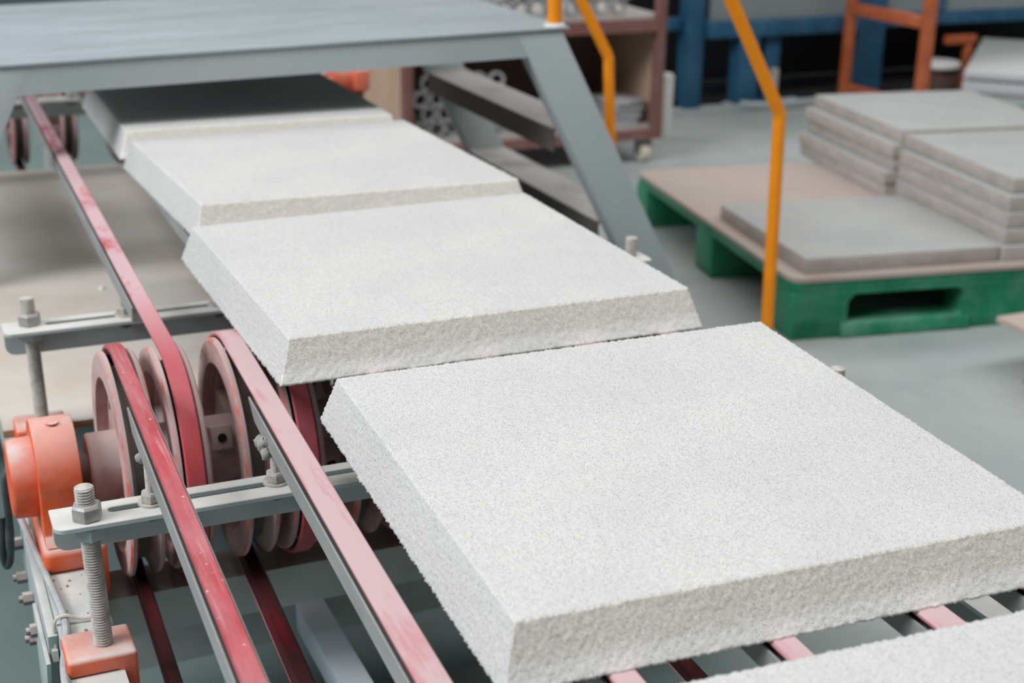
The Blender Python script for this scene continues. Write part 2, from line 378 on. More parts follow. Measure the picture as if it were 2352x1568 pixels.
# ------------------------------------------------------------------ pulleys on shafts
AY, AZ, PR = 0.523, -0.160, 0.152
def pulley(root, x, ay, az, phase=0.0, seg=56, boss=-0.35):
    w2 = 0.0225
    o = Vector((x, ay, az))
    mb = MB()
    mb.cur = 0
    # rim sides and inner face
    prof = [(-w2, 0.118), (-w2, 0.1485), (-w2 + 0.003, PR), (-0.0150, PR), (-0.0065, 0.130), (0.0065, 0.130), (0.0150, PR), (w2 - 0.003, PR), (w2, 0.1485), (w2, 0.118)]
    rings = []
    for (h, r) in prof:
        rings.append([o + Vector((h, math.cos(2 * PI * j / seg) * r, math.sin(2 * PI * j / seg) * r)) for j in range(seg)])
    matidx = [0, 1, 0, 2, 2, 0, 0, 1, 0, 0]
    k = len(rings)
    for i in range(k):
        vs = rings[i] + rings[(i + 1) % k]; mb.cur = matidx[i]
        mb._add(vs, [(j, (j + 1) % seg, seg + (j + 1) % seg, seg + j) for j in range(seg)])
    # web with four windows
    mb.cur = 0
    outer = [(ay + math.cos(2 * PI * j / 48) * 0.1195, az + math.sin(2 * PI * j / 48) * 0.1195) for j in range(48)]
    holes = []
    for q in range(4):
        a = phase + q * PI / 2; h = []
        for t in np.linspace(-0.52, 0.52, 9): h.append((ay + math.cos(a + t) * 0.108, az + math.sin(a + t) * 0.108))
        for t in np.linspace(0.38, -0.38, 5): h.append((ay + math.cos(a + t) * 0.056, az + math.sin(a + t) * 0.056))
        holes.append(h)
    mb.prism(outer, holes, x - 0.006, x + 0.006, 'x')
    p = put('pulley', mb, [M['pulley'], M['rim'], M['groove']], root, smooth=35)
    hb = MB().lathe([(-0.052, 0.030), (-0.052, 0.043), (-0.049, 0.046), (0.020, 0.046), (0.022, 0.044), (0.022, 0.030)], o, 'x', 32)
    put('hub', hb, M['pulley'], p, smooth=40)
    bs = MB().box(x - 0.046, x - 0.016, ay - 0.062, ay - 0.030, az + 0.000, az + 0.034)
    bs.xf(Matrix.Translation(o) @ Matrix.Rotation(boss, 4, 'X') @ Matrix.Translation(-o))
    put('set_screw_boss', bs, M['pulley'], p, bevel=0.004)
    hm = Matrix.Translation(o) @ Matrix.Rotation(boss, 4, 'X') @ Matrix.Translation(-o)
    hole = MB().lathe([(-0.0640, 0.006), (-0.0610, 0.006)], (x - 0.031, ay, az + 0.017), 'y', 14).xf(hm)
    put('set_screw', hole, M['hole'], p)
    return p

DOWN_W = [-0.461, -0.3115, -0.165, -0.015, 0.128, 0.250]
DOWN_N = [-0.485, -0.349, -0.199, -0.046, 0.106, 0.225]        # same belts at y = -0.4
UP_W = [-0.3985, -0.250, -0.090, 0.055, 0.200, 0.302]
UP_F = [-0.383, -0.240, -0.085, 0.055, 0.195, 0.290]           # same belts at y = 1.66
sh = thing('pulley_shaft', 'row of dusty red grooved pulleys on one shaft beside the near orange bearing', 'pulley shaft', (-0.03, AY, AZ))
put('shaft', MB().lathe([(-0.60, 0.0205), (0.52, 0.0205)], (0, AY, AZ), 'x', 28), M['shaft'], sh)
for i, x in enumerate(DOWN_W): pulley(sh, x, AY, AZ, phase=2.45 + i * 0.11, boss=(1.9, -0.35, 0.6, 2.2, 0.1, 1.2)[i])
for i, x in enumerate(UP_W): pulley(sh, x, AY, AZ, phase=2.40 - i * 0.13, boss=(2.6, 1.4, 0.4, 2.0, 0.9, 1.7)[i])
put('shaft_collar', MB().lathe([(-0.362, 0.021), (-0.362, 0.033), (-0.352, 0.033), (-0.352, 0.021)], (0, AY, AZ), 'x', 24, closed=True), M['groove'], sh)

FY, FAZ = 3.08, -0.160
sh2 = thing('pulley_shaft', 'dark row of pulleys on the far shaft under the bridge', 'pulley shaft', (-0.03, FY, FAZ))
put('shaft', MB().lathe([(-0.60, 0.0205), (0.56, 0.0205)], (0, FY, FAZ), 'x', 20), M['shaft'], sh2)
for i in range(6): pulley(sh2, UP_W[i] + (UP_F[i] - UP_W[i]) * (FY - AY) / 1.137, FY, FAZ, phase=0.3 + 0.2 * i, seg=36)

# ------------------------------------------------------------------ drive belts (closed loops)
def belt(ymin, ymax, xs, wdt, material, label, group):
    """xs: function y -> x of the belt centre; the loop runs over round ends at ymin and ymax"""
    r, t = 0.160, 0.0135
    path = []
    n = 26
    for i in range(n): path.append((ymin + (ymax - ymin) * i / n, 0.0, 0.0, 1.0))
    for i in range(25):
        a = PI / 2 - PI * i / 24; path.append((ymax + math.cos(a) * r, AZ + math.sin(a) * r, math.cos(a), math.sin(a)))
    for i in range(1, n): path.append((ymax - (ymax - ymin) * i / n, AZ - r, 0.0, -1.0))
    for i in range(25):
        a = -PI / 2 - PI * i / 24; path.append((ymin + math.cos(a) * r, AZ + math.sin(a) * r, math.cos(a), math.sin(a)))
    rings = []
    h = wdt / 2
    sec = [(-h, -0.002), (-h * 0.86, 0), (h * 0.86, 0), (h, -0.002), (h, -0.005), (h * 0.6, -t), (-h * 0.6, -t), (-h, -0.005)]
    for (y, z, ny, nz) in path:
        x = xs(y)
        rings.append([Vector((x + s, y + ny * d, z + nz * d)) for (s, d) in sec])
    mb = MB().loft(rings, close=True)
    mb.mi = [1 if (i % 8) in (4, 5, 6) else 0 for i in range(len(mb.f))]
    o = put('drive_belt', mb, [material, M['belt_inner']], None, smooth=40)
    return tag(o, label, 'belt', group)
dl = ['red drive belt nearest the left edge, running past the near threaded rod',
      'pale pink dusty drive belt between the near red belt and the sharp white panel',
      'pink belt under the sharp panel, peeping out at the very bottom edge of the picture',
      'narrow pink belt in the gap before the nearest panel, left of the wide one',
      'wide pink and white belt in the gap before the nearest panel',
      'hidden last belt at the right end of the gap before the nearest panel']
DW = [0.0205, 0.028, 0.0245, 0.0235, 0.030, 0.0245]
for k in range(6):
    a, b_ = DOWN_W[k], DOWN_N[k]
    fx = (lambda a, b_: lambda y: a + (b_ - a) * max(0.0, (AY - y)) / (AY + 0.4) if y < AY else a)(a, b_)
    belt(-1.5, AY, fx, DW[k], [M['belt_red'], M['belt_dusty'], M['belt_dusty'], M['belt_dusty'], M['belt_dusty'], M['belt_dusty']][k], dl[k], 'red belts of the near conveyor section')
ul = ['patchy red and pink belt running from under the bridge down to the second pulley',
      'dark red belt wrapping the pulley hidden just left below the middle panel',
      'second belt hidden beneath the middle panel', 'third belt hidden beneath the middle panel',
      'fourth belt hidden beneath the middle panel', 'belt showing a red tip at the right corner of the middle panel']
for k in range(6):
    a, b_ = UP_W[k], UP_F[k]
    fx = (lambda a, b_: lambda y: a + (b_ - a) * (y - AY) / 1.137 if y > AY else a)(a, b_)
    belt(AY, FY, fx, 0.0245, M['belt_patchy'], ul[k], 'red belts of the far conveyor section')

# ------------------------------------------------------------------ guide rails under the belts
def rail(x_of_y, y0, y1, label, group, cut0=0.0, cut1=0.0, sag=-0.002):
    rings = []; hw = 0.0140
    sec = [(-hw, -0.029), (hw, -0.029), (hw, -0.007), (hw - 0.0022, -0.007), (hw - 0.0030, -0.0150), (-hw + 0.0030, -0.0150), (-hw + 0.0022, -0.007), (-hw, -0.007)]
    n = 14
    for i in range(n + 1):
        y = y0 + (y1 - y0) * i / n
        ring = []
        for (s, z) in sec:
            yy = y
            if i == 0: yy = y0 + cut0 * (z + 0.007) / -0.022
            if i == n: yy = y1 - cut1 * (z + 0.007) / -0.022
            ring.append(Vector((x_of_y(y) + s, yy, z + sag)))
        rings.append(ring)
    o = put('guide_rail', MB().loft(rings), M['rail'], None, smooth=25)
    return tag(o, label, 'rail', group)
rl = ['grey guide rail under the near red belt, its cut end beside the first pulley',
      'grey guide rail with a dried lump under the pale pink belt',
      'dark guide rail at the bottom edge under the third pink belt',
      'guide rail under the narrow pink belt before the nearest panel',
      'guide rail under the wide pink belt before the nearest panel',
      'dark guide rail end at the right border before the nearest panel']
for k in range(6):
    a, b_ = DOWN_W[k], DOWN_N[k]
    fx = (lambda a, b_, h: lambda y: a + (b_ - a) * (AY - y) / (AY + 0.4) + 0.010 - h)(a, b_, DW[k] / 2)
    ro = rail(fx, -1.35, 0.345 if k == 0 else 0.325, rl[k], 'grey guide rails of the near section', cut1=0.028)
    if k == 1:
        lm = MB()
        for (dy, dz, rr) in ((0.222, -0.029, 0.010), (0.212, -0.035, 0.008), (0.238, -0.031, 0.008), (0.228, -0.038, 0.006)):
            base = len(lm.v)
            lm.lathe([(-rr, 0.001), (-rr * 0.6, rr * 0.8), (0, rr), (rr * 0.6, rr * 0.8), (rr, 0.001)], (fx(0.22) - 0.017, dy, dz), 'z', 9)
            for i in range(base, len(lm.v)): lm.v[i] += Vector((random.uniform(-1, 1), random.uniform(-1, 1), random.uniform(-1, 1))) * 0.0022
        put('dried_lump', lm, M['lump'], ro, smooth=85)
    if k == 0:
        lm = MB().lathe([(-0.008, 0.001), (-0.004, 0.006), (0.002, 0.007), (0.006, 0.001)], (fx(0.24) - 0.014, 0.242, -0.030), 'z', 8)
        put('dried_lump', lm, M['lump'], ro, smooth=85)
ur = ['grey guide rail under the patchy red belt, running back below the bridge', 'guide rail hidden beneath the middle panel, first', 'guide rail hidden beneath the middle panel, second',
      'guide rail hidden beneath the middle panel, third', 'guide rail hidden beneath the middle panel, fourth', 'guide rail hidden beneath the middle panel, fifth']
for k in range(6):
    a, b_ = UP_W[k], UP_F[k]
    fx = (lambda a, b_: lambda y: a + (b_ - a) * (y - AY) / 1.137 - 0.0025)(a, b_)
    rail(fx, 0.715, 2.86, ur[k], 'grey guide rails of the far section', cut0=0.0)

# ------------------------------------------------------------------ conveyor frame
BT = -0.275      # top of the far side beams
BN = -0.262      # top of the near side beams
fr = thing('conveyor_frame', 'pale grey steel side beams and cross channels carrying the belt conveyor', 'conveyor', (-0.03, 0.4, FZ))
def cbeam(x0, x1, inner, y0, y1, top):
    mb = MB()
    mb.box(x0, x1, y0, y1, top - 0.006, top)
    xo = x0 if inner > 0 else x1 - 0.006
    mb.box(xo, xo + 0.006, y0, y1, top - 0.10, top - 0.006)
    mb.box(x0, x1, y0, y1, top - 0.106, top - 0.10)
    return mb
for (y0, y1, top) in ((-1.6, 0.698, BN), (0.702, 3.45, BT)):
    put('side_beam', cbeam(-0.588, -0.528, 1, y0, y1, top), M['frame'], fr)
    put('side_beam', cbeam(0.475, 0.535, -1, y0, y1, top), M['frame'], fr)
put('cross_channel', MB().box(-0.53, 0.477, 0.479, 0.485, -0.402, -0.339).box(-0.53, 0.477, 0.485, 0.560, -0.345, -0.339).box(-0.53, 0.477, 0.485, 0.560, -0.402, -0.396), M['channel'], fr, bevel=0.001)
put('cross_channel', MB().box(-0.53, 0.477, 2.40, 2.46, -0.40, -0.34), M['channel'], fr)
put('lower_beam', MB().box(-0.215, -0.170, -1.6, 0.62, -0.53, -0.485), M['lowbeam'], fr, bevel=0.002, label='bluish white longitudinal beam low inside the frame')
put('lower_cross_beam', MB().box(-0.55, 0.50, 0.62, 0.67, -0.545, -0.485), M['channel'], fr)
for (x, y) in ((-0.558, -1.3), (-0.558, 0.66), (-0.558, 3.35), (0.505, -1.3), (0.505, 0.66), (0.505, 3.35)):
    put('frame_leg', MB().box(x - 0.028, x + 0.028, y - 0.028, y + 0.028, FZ, (BN if y < 0.7 else BT) - 0.105), M['frame'], fr, bevel=0.003)
# splice plates and bolts on the outer face of the near beam
put('splice_plate', MB().prism([(0.300, -0.272), (0.640, -0.272), (0.640, -0.362), (0.330, -0.362)], [], -0.600, -0.5885, 'x'), M['frame'], fr, bevel=0.001)
put('hanging_plate', MB().prism([(0.285, -0.30), (0.44, -0.30), (0.43, -0.420), (0.355, -0.425)], [], -0.606, -0.6005, 'x'), M['frame'], fr, bevel=0.001)
def hexnut(c, ax, r, h, seg=6, a0=0.0):
    return MB().lathe([(0, r * 0.92), (h * 0.12, r), (h * 0.82, r), (h, r * 0.86)], c, ax, seg, a0=a0)
for (y, z) in ((0.625, -0.305), (0.600, -0.345), (0.500, -0.325), (0.405, -0.320), (0.455, -0.36)):
    b0 = put('frame_bolt', MB().lathe([(-0.014, 0.009), (-0.0005, 0.009)], (-0.600, y, z), 'x', 6).lathe([(-0.019, 0.005), (-0.014, 0.005)], (-0.600, y, z), 'x', 12), M['rust'], fr)

cm = MB()
for i in range(34):
    x = random.uniform(-0.582, -0.534); y = random.choice((random.uniform(0.25, 0.43), random.uniform(-0.1, 0.17))); r = random.uniform(0.0007, 0.0022)
    b0 = len(cm.v); cm.lathe([(0, r), (r * 0.8, r * 0.8), (r * 1.3, r * 0.2)], (x, y, BN + 0.0001), 'z', 6)
    for k in range(b0, len(cm.v)): cm.v[k] += Vector((random.uniform(-1, 1), random.uniform(-1, 1), 0)) * r * 0.35
put('plaster_crumbs', cm, M['lump'], fr)['kind'] = 'stuff'

# ------------------------------------------------------------------ slotted cross bars
def cross_bar(y0, z, x0, x1, label, slots=True, xs_bolts=()):
    """angle bar: slotted top flange from y0 to y0+0.057, web hanging from its rear edge"""
    t = thing('slotted_cross_bar', label, 'cross bar', ((x0 + x1) / 2, y0 + 0.028, z - 0.05))
    yc = y0 + 0.033
    holes = []
    if slots:
        for (a, b_) in ((x0 + 0.062, x0 + 0.385), (x0 + 0.405, x0 + 0.69), (x0 + 0.71, x1 - 0.06)):
            holes.append(rrect(a, b_, yc - 0.0065, yc + 0.0065, 0.0064, 4))
    put('top_flange', MB().prism(rrect(x0, x1, y0, y0 + 0.057, 0.012, 4, (1, 1, 0, 0)), holes, z - 0.006, z, 'z'), M['bar'], t, bevel=0.0008, seg=1)
    put('web', MB().prism(rrect(x0 + 0.002, x1 - 0.002, z - 0.052, z - 0.006, 0.016, 4, (1, 1, 0, 0)), [], y0 + 0.051, y0 + 0.057, 'y'), M['bar'], t, bevel=0.0008, seg=1)
    for xb in xs_bolts:
        b0 = put('rail_bolt', threaded(xb, yc, z - 0.022, xb, yc, -0.031, 0.0062, 0.0020, 14), M['zinc_dusty'], t)
        put('nut', hexnut((xb, yc, z + 0.0025), 'z', 0.0125, 0.012, a0=0.3), M['zinc_dusty'], b0)
        put('washer', MB().lathe([(0, 0.016), (0.0025, 0.016)], (xb, yc, z), 'z', 20), M['zinc_dusty'], b0)
        put('nut', hexnut((xb, yc, z - 0.018), 'z', 0.0125, 0.0115, a0=0.1), M['rust'], b0)
    return t

def threaded(x0, y0, z0, x1, y1, z1, r, pitch, seg=20, depth=None):
    depth = depth or pitch * 0.52
    a = Vector((x0, y0, z0)); b_ = Vector((x1, y1, z1)); d = b_ - a; Ln = d.length; d.normalize()
    u = Vector((1, 0, 0)); u = (u - d * u.dot(d)).normalized(); v = d.cross(u)
    rows = int(Ln / pitch * 4); rings = []
    for i in range(rows + 1):
        s = Ln * i / rows; ring = []
        for j in range(seg):
            ph = (s / pitch - j / seg) % 1.0
            rr = r - depth * abs(2 * ph - 1)
            if i == 0 or i == rows: rr = r - depth
            an = 2 * PI * j / seg
            ring.append(a + d * s + (u * math.cos(an) + v * math.sin(an)) * rr)
        rings.append(ring)
    return MB().loft(rings)

ZB = -0.080
def bx(k, y): return DOWN_W[k] + (DOWN_N[k] - DOWN_W[k]) * (AY - y) / (AY + 0.4) - 0.004
cross_bar(0.191, ZB, -0.588, 0.49, 'pale slotted cross bar under the near red and pink belts by the near rod', True, [bx(k, 0.22) - (0.004 if k < 2 else 0) for k in range(6)])
def ux(k, y): return UP_W[k] + (UP_F[k] - UP_W[k]) * (y - AY) / 1.137 - 0.004
cross_bar(0.868, ZB, -0.580, 0.53, 'pale cross bar behind the pulleys over the near end of the plywood', True, [ux(k, 0.90) for k in range(6)])
cross_bar(2.78, ZB, -0.525, 0.53, 'shaded cross bar under the bridge beside the dark far pulleys', False, [ux(k, 2.81) for k in range(6)])

# ------------------------------------------------------------------ rod clamps on the side beams
def rod_clamp(xb, y, xr0, xr1, ztop, side, label, top_nut=True):
    bt_ = BN if y < 0.7 else BT
    """side=+1: lip hangs on the inner side (left beam); -1 mirrored"""
    t = thing('rod_clamp', label, 'clamp', (xb, y, bt_))
    s = side
    xo, xi = xb - s * 0.041, xb + s * 0.037
    prof = [(xo, -0.240), (xi, -0.240), (xi, -0.330), (xi - s * 0.022, -0.330), (xi - s * 0.022, bt_ + 0.0005), (xo, bt_ + 0.0005)]
    put('clamp_block', MB().prism(prof, [], y - 0.030, y + 0.037, 'y'), M['orange'], t, bevel=0.005, seg=3)
    put('threaded_rod', threaded(xr0, y, -0.245, xr1, y + 0.003, ztop, 0.0112, 0.0034), M['zinc_dusty'], t, smooth=60)
    f = (ZB + 0.24) / (ztop + 0.24); xz = xr0 + (xr1 - xr0) * f
    if top_nut: put('nut', hexnut((xz, y + 0.002, ZB), 'z', 0.0172, 0.019, a0=0.25), M['zinc'], t, bevel=0.0006, label='clean upper nut')
    put('nut', hexnut((xz + 0.001, y + 0.002, ZB - 0.024), 'z', 0.0172, 0.0175, a0=0.5), M['steel_grey'], t)
    return t
rod_clamp(-0.549, 0.209, -0.5455, -0.551, -0.041, 1, 'near left orange clamp block with a tall threaded rod through the slotted bar')
rod_clamp(-0.537, 0.903, -0.536, -0.540, -0.037, 1, 'far left orange clamp block with threaded rod in front of the plywood')
rod_clamp(0.497, 0.906, 0.505, 0.505, -0.046, -1, 'threaded rod end sticking up beside the right edge of the middle panel', False)
rod_clamp(0.459, 0.213, 0.459, 0.457, -0.043, -1, 'threaded rod tip just showing past the right edge of the sharp panel')

# ------------------------------------------------------------------ pillow block bearings
def bearing(xc, ay, az, side, label):
    bt_ = BN if ay < 0.7 else BT
    t = thing('pillow_bearing', label, 'bearing', (xc, ay, bt_))
    s = side
    base_z = bt_ + 0.0005
    # base slab with a lip over the inner side of the beam
    xo, xi = xc - s * 0.033, xc + s * 0.047
    prof = [(xo, base_z + 0.034), (xi, base_z + 0.034), (xi, base_z - 0.045), (xi - s * 0.020, base_z - 0.045), (xi - s * 0.020, base_z), (xo, base_z)]
    put('base', MB().prism(prof, [], ay - 0.092, ay + 0.092, 'y'), M['orange'], t, bevel=0.010, seg=3)
    out = [(ay - 0.086, base_z + 0.0345), (ay + 0.086, base_z + 0.0345), (ay + 0.072, base_z + 0.046)]
    r = 0.070
    for k in range(17):
        a = -0.25 + (PI + 0.5) * k / 16; out.append((ay + math.cos(a) * r, az + 0.006 + math.sin(a) * r))
    out.append((ay - 0.072, base_z + 0.046))
    put('housing', MB().prism(out, [], xc - s * 0.028, xc + s * 0.026, 'x'), M['orange'], t, bevel=0.009, seg=3)
    put('end_cap', MB().lathe([(-s * 0.060, 0.042), (-s * 0.060, 0.048), (-s * 0.056, 0.052), (-s * 0.020, 0.054)], (xc, ay, az), 'x', 28), M['orange'], t, bevel=0.002)
    put('grease_port', MB().lathe([(0, 0.008), (0.0016, 0.008)], (xc, ay - 0.012, az + 0.0755), 'z', 14), M['orange'], t)
bearing(-0.5535, AY, AZ, 1, 'near left orange bearing block with dusty top holding the pulley shaft')
bearing(-0.5535, FY, FAZ, 1, 'orange bearing block of the far shaft under the bridge on the left')
bearing(0.535, FY, FAZ, -1, 'red orange bearing block of the far shaft under the bridge on the right')
gm = thing('gear_motor', 'small orange motor in the shade under the left end of the bridge', 'motor', (-0.20, 3.50, FZ))
put('housing', MB().lathe([(-0.08, 0.03), (-0.07, 0.04), (0.06, 0.04), (0.07, 0.025)], (-0.20, 3.50, -0.150), 'x', 20), M['orange'], gm)
put('pedestal', MB().box(-0.25, -0.15, 3.46, 3.54, FZ, -0.186), M['channel'], gm)
gm = thing('drive_motor', 'red orange drive motor glimpsed under the right end of the bridge', 'motor', (0.655, 3.12, FZ))
put('housing', MB().lathe([(-0.062, 0.040), (-0.055, 0.062), (0.050, 0.062), (0.060, 0.045)], (0.655, 3.12, -0.115), 'x', 22), M['orange'], gm)
put('pedestal', MB().box(0.610, 0.700, 3.08, 3.16, FZ, -0.172), M['brown'], gm)
put('terminal_box', MB().box(0.660, 0.705, 3.03, 3.065, -0.15, -0.085), M['orange'], gm, bevel=0.005)

# ------------------------------------------------------------------ plywood under the upper belts
ply = MB(); ply.cur = 0; ply.box(-0.594, 0.45, 0.935, 2.76, BT + 0.001, BT + 0.013)
ply.mi = [0, 0, 1, 1, 1, 1]
po = tag(put('plywood_sheet', ply, [M['plywood'], M['plyedge']], None), 'dusty beige plywood sheet lying below the patchy red belt', 'plywood')
put('knot_mark', MB().lathe([(0, 0.006), (0.0006, 0.005)], (-0.235, 1.45, BT + 0.013), 'z', 9), M['darkbrown'], po)
put('crumb', MB().lathe([(0, 0.007), (0.004, 0.006), (0.007, 0.001)], (-0.34, 1.62, BT + 0.013), 'z', 7), M['white'], po)

# ------------------------------------------------------------------ cables
def smooth_path(pts, n=8):
    pts = [Vector(p) for p in pts]; out = []
    for i in range(len(pts) - 1):
        p0, p1, p2, p3 = pts[max(i - 1, 0)], pts[i], pts[i + 1], pts[min(i + 2, len(pts) - 1)]
        for k in range(n):
            t = k / n
            out.append(0.5 * ((2 * p1) + (p2 - p0) * t + (2 * p0 - 5 * p1 + 4 * p2 - p3) * t * t + (3 * p1 - p0 - 3 * p2 + p3) * t ** 3))
    out.append(pts[-1]); return out
cz = BN + 0.0055
cb = tag(put('grey_cable', MB().tube(smooth_path([(-0.606, 0.64, -0.24), (-0.598, 0.56, -0.252), (-0.5865, 0.43, cz), (-0.581, 0.36, cz), (-0.5785, 0.302, cz), (-0.5835, 0.25, cz), (-0.5925, 0.20, cz), (-0.596, 0.12, cz - 0.004), (-0.597, -0.05, cz - 0.012), (-0.597, -0.4, cz - 0.02)]), 0.0048, 10), M['cable']),
         'grey cable tied along the top of the left side beam', 'cable')
put('cable_tie', MB().tube(smooth_path([(-0.592, 0.306, BN - 0.03), (-0.5905, 0.306, BN + 0.004), (-0.578, 0.304, BN + 0.0125), (-0.560, 0.302, BN + 0.006), (-0.528, 0.300, BN + 0.002), (-0.5265, 0.300, BN - 0.03)]), 0.0022, 6).box(-0.597, -0.590, 0.299, 0.312, BN - 0.045, BN - 0.030), M['tie'], cb, label='white nylon tie')
CABLE = [(-0.575, 0.625, -0.205), (-0.580, 0.60, -0.186), (-0.592, 0.60, -0.175), (-0.602, 0.60, -0.172), (-0.612, 0.60, -0.187), (-0.615, 0.60, -0.206), (-0.615, 0.60, -0.246), (-0.616, 0.60, -0.282), (-0.620, 0.602, -0.318), (-0.6255, 0.606, -0.326), (-0.628, 0.606, -0.30), (-0.624, 0.606, -0.251)]
tag(put('black_cable', MB().tube(smooth_path(CABLE), 0.0052, 10), M['cable_black']),
    'dark cable loop hanging at the left edge beside the orange bearing', 'cable')

# ------------------------------------------------------------------ crossover bridge
YP, YB = 1.680, 2.63
br = thing('crossover_bridge', 'grey steel crossover bridge with slanted legs and orange handrails over the conveyor', 'bridge', (0.13, 2.15, FZ), (0, -R_(1.15), 0))
br.location.z = FZ
BRM = wmat(br)
PIV = Vector((0.13, 0, FZ))
def bput(name, mb, m, parent=None, **k):
    # bridge parts are written level, then follow the slight lean of the bridge about its base
    T = BRM @ Matrix.Translation(Vector((-0.13, -2.15, -FZ)))
    return put(name, mb.xf(T), m, parent or br, **k)
# in level coordinates: lean lowers x>0 side by 0 at base; offsets below already account for it
DX = 0.0085
ptop = 0.208
bput('platform_plate', MB().box(-0.488 + DX, 0.752 + DX, YP - 0.004, YB, ptop - 0.006, ptop), M['platform'], bevel=0.001)
zt, zb = ptop - 0.0075, 0.145
SL = 0.505
def stringer(s, y0, y1):
    # s=+1 right, -1 left; inner top corner xi at zb
    xi = 0.650 + DX if s > 0 else -0.452 + DX
    W = 0.112
    def X(z, off): return xi + s * ((zb - z) * SL + off)
    out = [(X(zb, 0), zb), (X(zt, W) + s * 0.0, zt), (X(FZ, W), FZ + 0.004), (X(FZ, 0), FZ + 0.004)]
    out = [(X(zt, 0), zt), (X(zt, W), zt), (X(FZ, W), FZ + 0.004), (X(FZ, 0), FZ + 0.004)]
    return MB().prism(out, [], y0, y1, 'y')
bput('front_beam', MB().box(-0.452 + DX - 0.03, 0.650 + DX + 0.03, YP + 0.0005, YP + 0.05, zb, zt), M['steel_grey'])
bput('back_beam', MB().box(-0.452 + DX - 0.03, 0.650 + DX + 0.03, YB - 0.05, YB - 0.001, zb, zt), M['steel_grey'])
for s in (1, -1):
    bput('stringer', stringer(s, YP, YP + 0.052), M['steel_grey'], bevel=0.002)
    bput('stringer', stringer(s, YB - 0.052, YB), M['steel_grey'], bevel=0.002)
    for zz in (-0.035, -0.275, -0.47):
        xa = (0.650 + DX + (zb - zz) * SL - 0.005) if s > 0 else (-0.452 + DX - (zb - zz) * SL + 0.005)
        x0, x1 = (xa, xa + 0.118) if s > 0 else (xa - 0.118, xa)
        bput('tread', MB().box(x0, x1, YP + 0.0525, YB - 0.0525, zz - 0.006, zz).box(x0, x0 + 0.006, YP + 0.0525, YB - 0.0525, zz - 0.055, zz - 0.006).box(x1 - 0.006, x1, YP + 0.0525, YB - 0.0525, zz - 0.055, zz - 0.006), M['tread'])
def handrail(y, xpost, bend, label, foot=0.002):
    bxx, bz = bend
    top = 1.05
    xs = bxx - (top - bz) * 0.55
    pts = [(xpost, y, ptop), (xpost, y, top - 0.05), (xpost + 0.01, y, top), (xs - 0.02, y, top + 0.03), (xs, y, top), (bxx - 0.006, y, bz + 0.011), (bxx, y, bz - 0.002), (bxx, y, bz - 0.02), (bxx + foot, y, FZ + 0.003)]
    h = bput('handrail', MB().tube(pts, 0.0165, 16), M['yellow'], smooth=50, label=label)
    bput('weld_ring', MB().lathe([(0.0, 0.026), (0.006, 0.023), (0.008, 0.017)], (xpost, y, ptop), 'z', 14), M['white_weld'], h)
handrail(YP + 0.022, 0.734, (1.357, -0.045), 'bright orange bent handrail in front')
handrail(YB - 0.026, 0.740, (1.340, -0.038), 'bright orange bent handrail behind', 0.03)

# ------------------------------------------------------------------ plastic pallet with boards
PA = R_(-9.2)
PO = Vector((1.500, 1.800, FZ))
def pl(x, y, z=0.0):
    c, s = math.cos(PA), math.sin(PA)
    return Vector((PO.x + x * c - y * s, PO.y + x * s + y * c, PO.z + z))
PM = Matrix.Translation(PO) @ Matrix.Rotation(PA, 4, 'Z')
pal = thing('plastic_pallet', 'green plastic pallet with a fork slot standing on the floor', 'pallet', PO, (0, 0, PA))
PW, PD, PH = 1.42, 1.30, 0.166
def chamf(x0, x1, z0, z1, c=0.02):
    return [(x0, z0), (x1 - 0.01, z0), (x1, z0 + 0.01), (x1, z1 - c), (x1 - c, z1), (x0 + c, z1), (x0, z1 - c)]
put('deck', MB().prism(rrect(0, PW, 0, PD, 0.03, 4), [], 0.136, PH, 'z').xf(PM), M['green'], pal, bevel=0.003)
for (y0, y1) in ((0.0, 0.11), (0.585, 0.715), (PD - 0.11, PD)):
    put('runner', MB().prism(rrect(0.0, PW, 0.0, 0.136, 0.012, 3, (1, 1, 0, 0)), [chamf(0.17, 0.53, 0.036, 0.124), chamf(PW - 0.53, PW - 0.17, 0.036, 0.124)], y0, y1, 'y').xf(PM), M['green'], pal, bevel=0.003)
for x0 in (0.15, PW - 0.55):
    put('fork_ramp', MB().prism([(-0.005, 0.001), (-0.012, 0.004), (-0.004, 0.040), (0.10, 0.042), (0.10, 0.001)], [], x0, x0 + 0.40, 'x').xf(PM), M['green'], pal, bevel=0.002, label='paler worn lip below the fork slot')
rb = MB()
for i in range(26):
    x = 0.012 + i * 0.0053
    rb.box(x, x + 0.0022, -0.002, 0.0, 0.008, 0.05)
put('grip_ribs', rb.xf(PM), M['green'], pal)
ps = MB().prism(rrect(-0.004, PW, -0.004, PD + 0.01, 0.05, 5), [], PH + 0.0005, PH + 0.0125, 'z').xf(PM)
tag(put('plywood_sheet', ps, M['pinkply']), 'pinkish plywood sheet covering the green pallet', 'plywood')
PT = FZ + PH + 0.0125      # top of the plywood on the pallet

